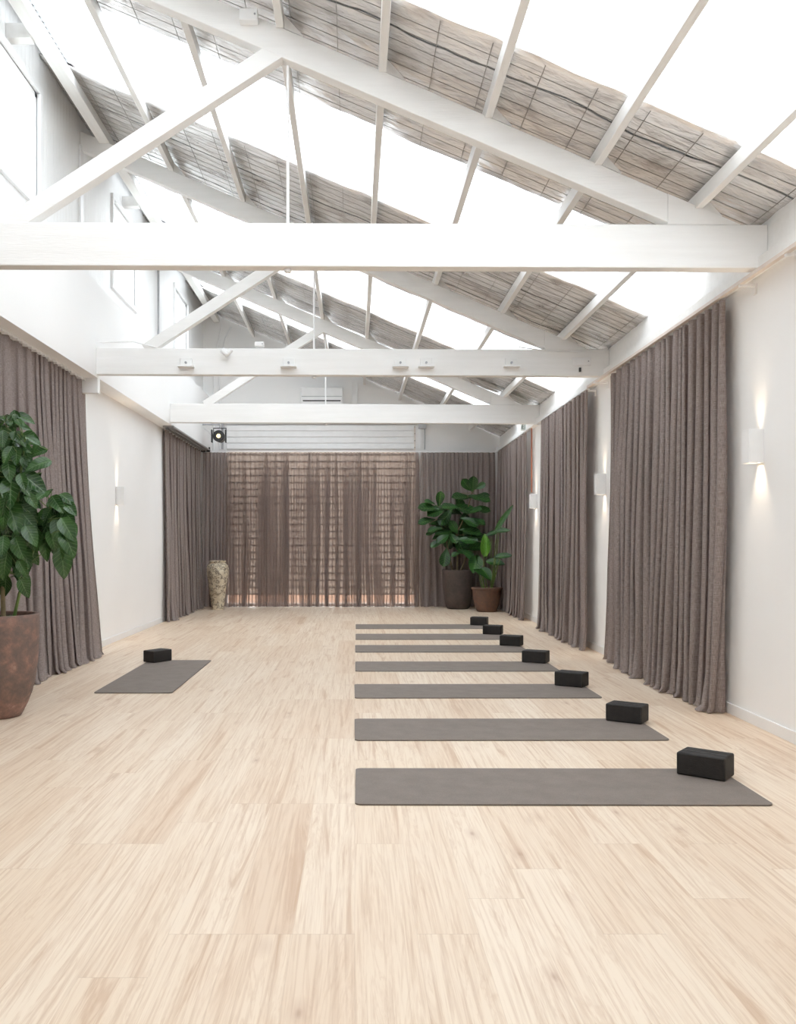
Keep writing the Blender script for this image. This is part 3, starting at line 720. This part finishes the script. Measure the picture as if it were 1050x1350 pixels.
# ---------------------------------------------------------------- vase
VP = T(-2.235, 15.32, FL)
t = empty('floor_vase', VP, 'tall speckled cream glazed vase in the back left corner', 'vase')
pr = [(.100,0),(.105,.02),(.118,.15),(.142,.35),(.165,.50),(.182,.60),(.188,.655),(.183,.675),(.187,.685),(.187,.70),(.176,.712),(.178,.722),(.178,.735),(.165,.75),(.135,.775),(.125,.785),(.128,.79),(.138,.80),(.14,.812),(.132,.822),(.115,.822),(.108,.80),(.108,.76),(.15,.70),(.15,.5),(.1,.05)]
MB().lathe(VP, pr).build('body', M_vase, t)

# ---------------------------------------------------------------- plants
def leaf(mb, base, dr, nrm, L, W, droop=.3, fold=.12, shape='ovate', wave=.0, seed=0):
    dr = Vector(dr).normalized(); nrm = Vector(nrm); nrm = (nrm-dr*nrm.dot(dr))
    if nrm.length < 1e-3: nrm = Vector((0, -1, .1)).cross(dr)
    nrm.normalize(); sd = dr.cross(nrm).normalized(); nu, nv = 6, 9; vs = []; uvs = []; fs = []
    for j in range(nv+1):
        v = j/nv
        if shape == 'ovate': pw = math.sin(PI*min(1, v**.72))**.8*(1 if v < .98 else .3)
        elif shape == 'fiddle': pw = (.35+.65*v)*math.sin(PI*min(1, v**1.15))**.55*1.15
        else: pw = math.sin(PI*v**.85)**.75
        a = droop*v
        c = base + dr*(L*v*math.cos(a*.6)) - nrm*(L*math.sin(a)*v*.6)
        for i in range(nu+1):
            u = i/nu*2-1
            p = c + sd*(u*W/2*pw) + nrm*(abs(u)**1.3*fold*W*pw - 0.0) + nrm*(wave*L*math.sin(v*11+u*3+seed)*abs(u))
            vs.append(p); uvs.append((max(.001, (u+1)/2), max(.001, v)))
    for j in range(nv):
        for i in range(nu): k = j*(nu+1)+i; fs.append((k, k+1, k+nu+2, k+nu+1))
    mb.add(vs, fs, True, uvs)
def arc(p, q, bow, n=7):
    p = Vector(p); q = Vector(q); return [p.lerp(q, i/n) + Vector(bow)*math.sin(PI*i/n) for i in range(n+1)]
def pot(t, c, prof, thick, m, soil):
    H = prof[-1][1]; rt = prof[-1][0]
    inner = [(rt-.004, H+.006), (rt-thick+.004, H+.006), (rt-thick, H-.004), (rt-thick-.005, H-.09)]
    MB().lathe(c, prof+inner).build('pot', m, t)
    MB().lathe(c, [(rt-thick-.001, H-soil), (.001, H-soil+.012)], 32, True, False).build('soil', M_soil, t)

# big plant at the left edge
rr = random.Random(4)
D = 5.9; P = T(-2.24, D, FL); SCL = D/1240
def pp(px, py, dd=0.0): return T((px-468)*(D+dd)/1240, D+dd, (715.5-py)*(D+dd)/1240)
t = empty('potted_plant', P, 'large leafy green plant in a weathered terracotta pot at the left edge', 'potted plant')
pot(t, P, [(.130,0),(.142,.004),(.158,.03),(.185,.085),(.213,.16),(.232,.25),(.245,.345),(.252,.46),(.254,.58),(.256,.655)], .03, M_pot1, .05)
ctrs = [(75,100,95),(30,60,110),(150,95,95),(120,55,70),(185,110,60),(160,235,150),(110,205,100),(270,240,130),(210,310,110),(285,300,110),(315,430,200),(60,365,150),(130,370,170),(190,390,120),(70,490,170),(180,580,150),(275,590,240),
        (80,650,270),(215,650,120),(260,735,130),(325,695,130),(110,860,290),(378,850,150),(460,760,190),(390,660,110),(540,715,150),(570,800,150),(240,905,180),(250,1010,180),(345,990,230),(460,970,190),(545,960,200),(550,860,160),
        (470,1120,210),(560,1080,220),(510,1240,240),(360,1120,200),(590,960,130),(20,1100,160),(30,1270,210),(200,1180,190),(150,1120,190),(20,230,130),(20,880,180),(20,760,180),(10,150,120),(290,1060,170),(430,1060,170),
        (-60,100,160),(-90,250,200),(-60,400,220),(-90,560,220),(-50,700,220),(-120,850,240),(-60,980,220),(-110,1120,220),(-170,700,220),(-190,450,220),(-170,980,200),(-20,1380,160),(220,800,150),(100,1010,200),(60,970,160),(90,760,180),(300,900,140),(180,480,150),(230,520,140),(10,330,170),(10,560,200)]
for _ in range(46):
    ctrs.append((rr.uniform(-120, 300), rr.uniform(150, 1150), rr.uniform(130, 200)))
for _ in range(34): ctrs.append((rr.uniform(300, 560), rr.uniform(760, 1120), rr.uniform(120, 180)))
for _ in range(40): ctrs.append((rr.uniform(-60, 280), rr.uniform(500, 1250), rr.uniform(150, 210)))
for _ in range(20): ctrs.append((rr.uniform(-60, 250), rr.uniform(60, 400), rr.uniform(100, 150)))
for _ in range(16): ctrs.append((rr.uniform(-60, 230), rr.uniform(1050, 1500), rr.uniform(130, 180)))
ctrs = [(max(-130, a), b, c) for a, b, c in ctrs]
tips = [(4, 575), (20, 640), (62, 668), (-30, 600), (75, 705), (-20, 700)]
stems = [arc(pp(5, 822), pp(8, 560, .05), (-.02, 0, 0)), arc(pp(17, 822), pp(66, 672, -.02), (-.035, 0, -.03)), arc(pp(-12, 822), pp(-32, 590, .05), (.02, 0, 0)), arc(pp(10, 760), pp(32, 590, -.1), (.0, 0, 0))]
for i, s in enumerate(stems): MB().tube(s, (.017, .012, .016, .010)[i], 8, .007).build('stem', M_gstem if i in (1, 3) else M_stem, t)
allpt = [p for s in stems for p in s[3:]]
fol = MB(); pet = MB()
for k, (u, v, sz) in enumerate(ctrs):
    front = k < 48
    px, py = u/6.136, 540+v/6.136; dd = (rr.uniform(-.24, -.06) if front else rr.uniform(-.12, .14)); c = pp(px, py, dd)
    L = sz/6.136*D/1240*KX*1.12; axis = min(allpt, key=lambda q: (q-c).length+.5*max(0, q.z-c.z))
    cx = 8 if px < 45 else 62
    out = Vector(((px-cx)/40, -.35 if front else rr.uniform(-.5, .5), 0)); dn = min(1.5, .25+.55*(py-545)/110)
    if cx == 62: dn = .2+max(0, (py-650))/60
    dr = (out + Vector((rr.uniform(-.3, .3), rr.uniform(-.2, .2), -dn+rr.uniform(-.15, .2)))).normalized()
    nm = Vector((rr.uniform(-.35, .35)+dr.x*.2, -1, .75+rr.uniform(-.2, .3)))
    b = c - dr*L*.5
    leaf(fol, b, dr, nm, L, L*rr.uniform(.5, .62), rr.uniform(.2, .6), rr.uniform(.06, .2), 'ovate', .012, k)
    pet.tube([axis, axis.lerp(b, .55)+Vector((0, 0, .02)), b], .003, 5)
for k in range(12):     # low leaves lying over the rim
    a = 2*PI*k/12; b = P+Vector((.05*math.cos(a), .05*math.sin(a), .63)); dr = Vector((math.cos(a), math.sin(a), .35))
    leaf(fol, b, dr, (0, 0, 1), rr.uniform(.15, .2), .05, .9, .1, 'ovate', 0, k)
fo = fol.build('foliage', M_leaf1, t); pet.build('petioles', M_gstem, fo)

# fiddle-leaf fig in tall dark pot
D = 15.5; P = T(1.70, D, FL)
t = empty('potted_plant', P, 'tall broad-leaved fig in a dark brown pot by the back curtain', 'potted plant')
pot(t, P, [(.165,0),(.18,.005),(.20,.03),(.235,.16),(.255,.35),(.266,.55),(.268,.635),(.272,.655)], .028, M_pot2, .05)
def q6(u, v, dd=0): return pp(540+u/6.43, 610+v/6.43, dd)
stems = [arc(q6(405, 930), q6(400, 560), (.01, 0, 0)), arc(q6(400, 600), q6(540, 200), (.04, 0, 0)), arc(q6(370, 930), q6(290, 400, .05), (-.03, 0, 0)), arc(q6(430, 930), q6(540, 560, -.05), (.02, 0, -.02)), arc(q6(400, 700), q6(230, 480), (0, 0, -.02))]
for i, s in enumerate(stems): MB().tube(s, .015 if i in (0, 2, 3) else .011, 8, .007).build('stem', M_stem, t)
allpt = [p for s in stems for p in s[2:]]
L2 = [(540,185,120,0,1),(485,190,110,-.5,.6),(600,200,80,.8,.5),(450,288,150,-1,.1),(590,300,160,.8,-.2),(625,272,90,1,0),(600,395,140,1,-.1),(455,385,170,1,-.25),(350,370,130,-1,.15),(258,310,110,.1,.8),(175,335,80,-1,.4),
      (175,385,170,-1,.08),(150,490,130,-1,-.15),(230,420,140,-.8,-.2),(310,460,150,-.6,-.7),(510,495,130,.8,-.3),(515,580,150,.9,-.1),(300,590,140,-1,-.1),(220,560,110,-1,-.1),(180,600,70,-1,-.3),(560,625,150,1,-.15),(430,690,150,.5,-.9),
      (545,715,150,1,.1),(235,680,100,-.9,-.3),(305,800,130,-.2,-1),(380,550,110,-.5,.8),(290,640,120,-.5,-.3),(490,660,150,1,-.1),(370,635,100,.2,-.3),(400,770,80,-.8,-.3),(490,770,110,.7,-.4),(560,410,100,.6,.2),(340,520,110,-.3,.4),(460,450,100,.3,.3),(260,520,90,-.5,.2),(590,490,100,.8,-.3)]
for _ in range(24): L2.append((rr.uniform(230, 580), rr.uniform(330, 740), rr.uniform(100, 150), rr.uniform(-1, 1), rr.uniform(-.7, .4)))
fol = MB(); pet = MB()
for k, (u, v, sz, dx, dz) in enumerate(L2):
    fr = k < 36; dd = rr.uniform(-.22, -.03) if fr else rr.uniform(0, .2)
    c = q6(u, v, dd); L = sz/6.43*D/1240*KX*1.28
    dr = Vector((dx, -.35 if fr else .1, dz)).normalized(); nm = Vector((rr.uniform(-.2, .2), -.9, 1.0 if dz < .5 else .1))
    b = c-dr*L*.5; leaf(fol, b, dr, nm, L, L*rr.uniform(.58, .72), rr.uniform(.0, .35), .12, 'fiddle', .02, k)
    ax = min(allpt, key=lambda q: (q-b).length); pet.tube([ax, b], .004, 5)
fo = fol.build('foliage', M_leaf2, t); pet.build('petioles', M_stem, fo)

# paddle-leaved plant in low rust pot
D = 14.85; P = T(2.085, D, FL)
t = empty('potted_plant', P, 'small upright paddle-leaved plant in a wide rust-brown pot, right of the fig', 'potted plant')
pot(t, P, [(.145,0),(.155,.004),(.165,.02),(.20,.12),(.225,.25),(.235,.34),(.236,.36),(.25,.362),(.254,.375),(.252,.39)], .03, M_pot3, .04)
st = [((625, 1075), (635, 720), -.02), ((690, 1075), (695, 640), 0), ((695, 1075), (745, 560), -.5), ((640, 1075), (600, 900), -.05), ((660, 1075), (640, 960), -.08), ((700, 1075), (770, 800), -.4), ((700, 1075), (740, 860), -.08), ((700, 1070), (770, 520), -.5), ((620, 1075), (575, 860), .05)]
for a, b, dd in st: MB().tube(arc(q6(a[0], a[1]), q6(b[0], b[1], dd), (.0, 0, 0)), .009, 7, .005).build('stem', M_gstem, t)
fol = MB(); lime = MB()
for u, v, sz, dx, dz, w_, dd in [(700,600,110,-1,-.3,.4,0),(785,575,130,1,.12,.42,-.5),(800,470,250,.62,1,.16,-.85),(770,520,130,.5,.9,.3,.03),(800,790,140,1,.15,.42,-.5),(730,845,150,1,-.1,.5,-.08),(650,940,130,.3,-.4,.7,-.1),(560,860,150,-.3,-.9,.75,.05),(600,930,120,-.7,.4,.5,-.04),(590,830,110,-.3,.8,.5,.08)]:
    c = q6(u, v, dd); L = sz/6.43*D/1240*KX*1.1; dr = Vector((dx, -.25, dz)).normalized(); b = c-dr*L*.5
    leaf(fol, b, dr, (.1, -.9, .8), L, L*w_, .15, .15, 'paddle', .0, 1)
c = q6(640, 715, -.05); leaf(lime, q6(632, 800, -.05), Vector((.10, -.05, 1)), (.1, -1, .2), .40, .17, .5, .35, 'paddle', 0, 1)
leaf(lime, q6(655, 800, -.05), Vector((-.05, -.05, 1)), (-.5, -1, .2), .34, .10, .2, .35, 'paddle', 0, 1)
fol.build('foliage', M_leaf3, t); o = lime.build('new_leaf', M_leaf4, t); o['label'] = 'bright lime green unfurling leaf'
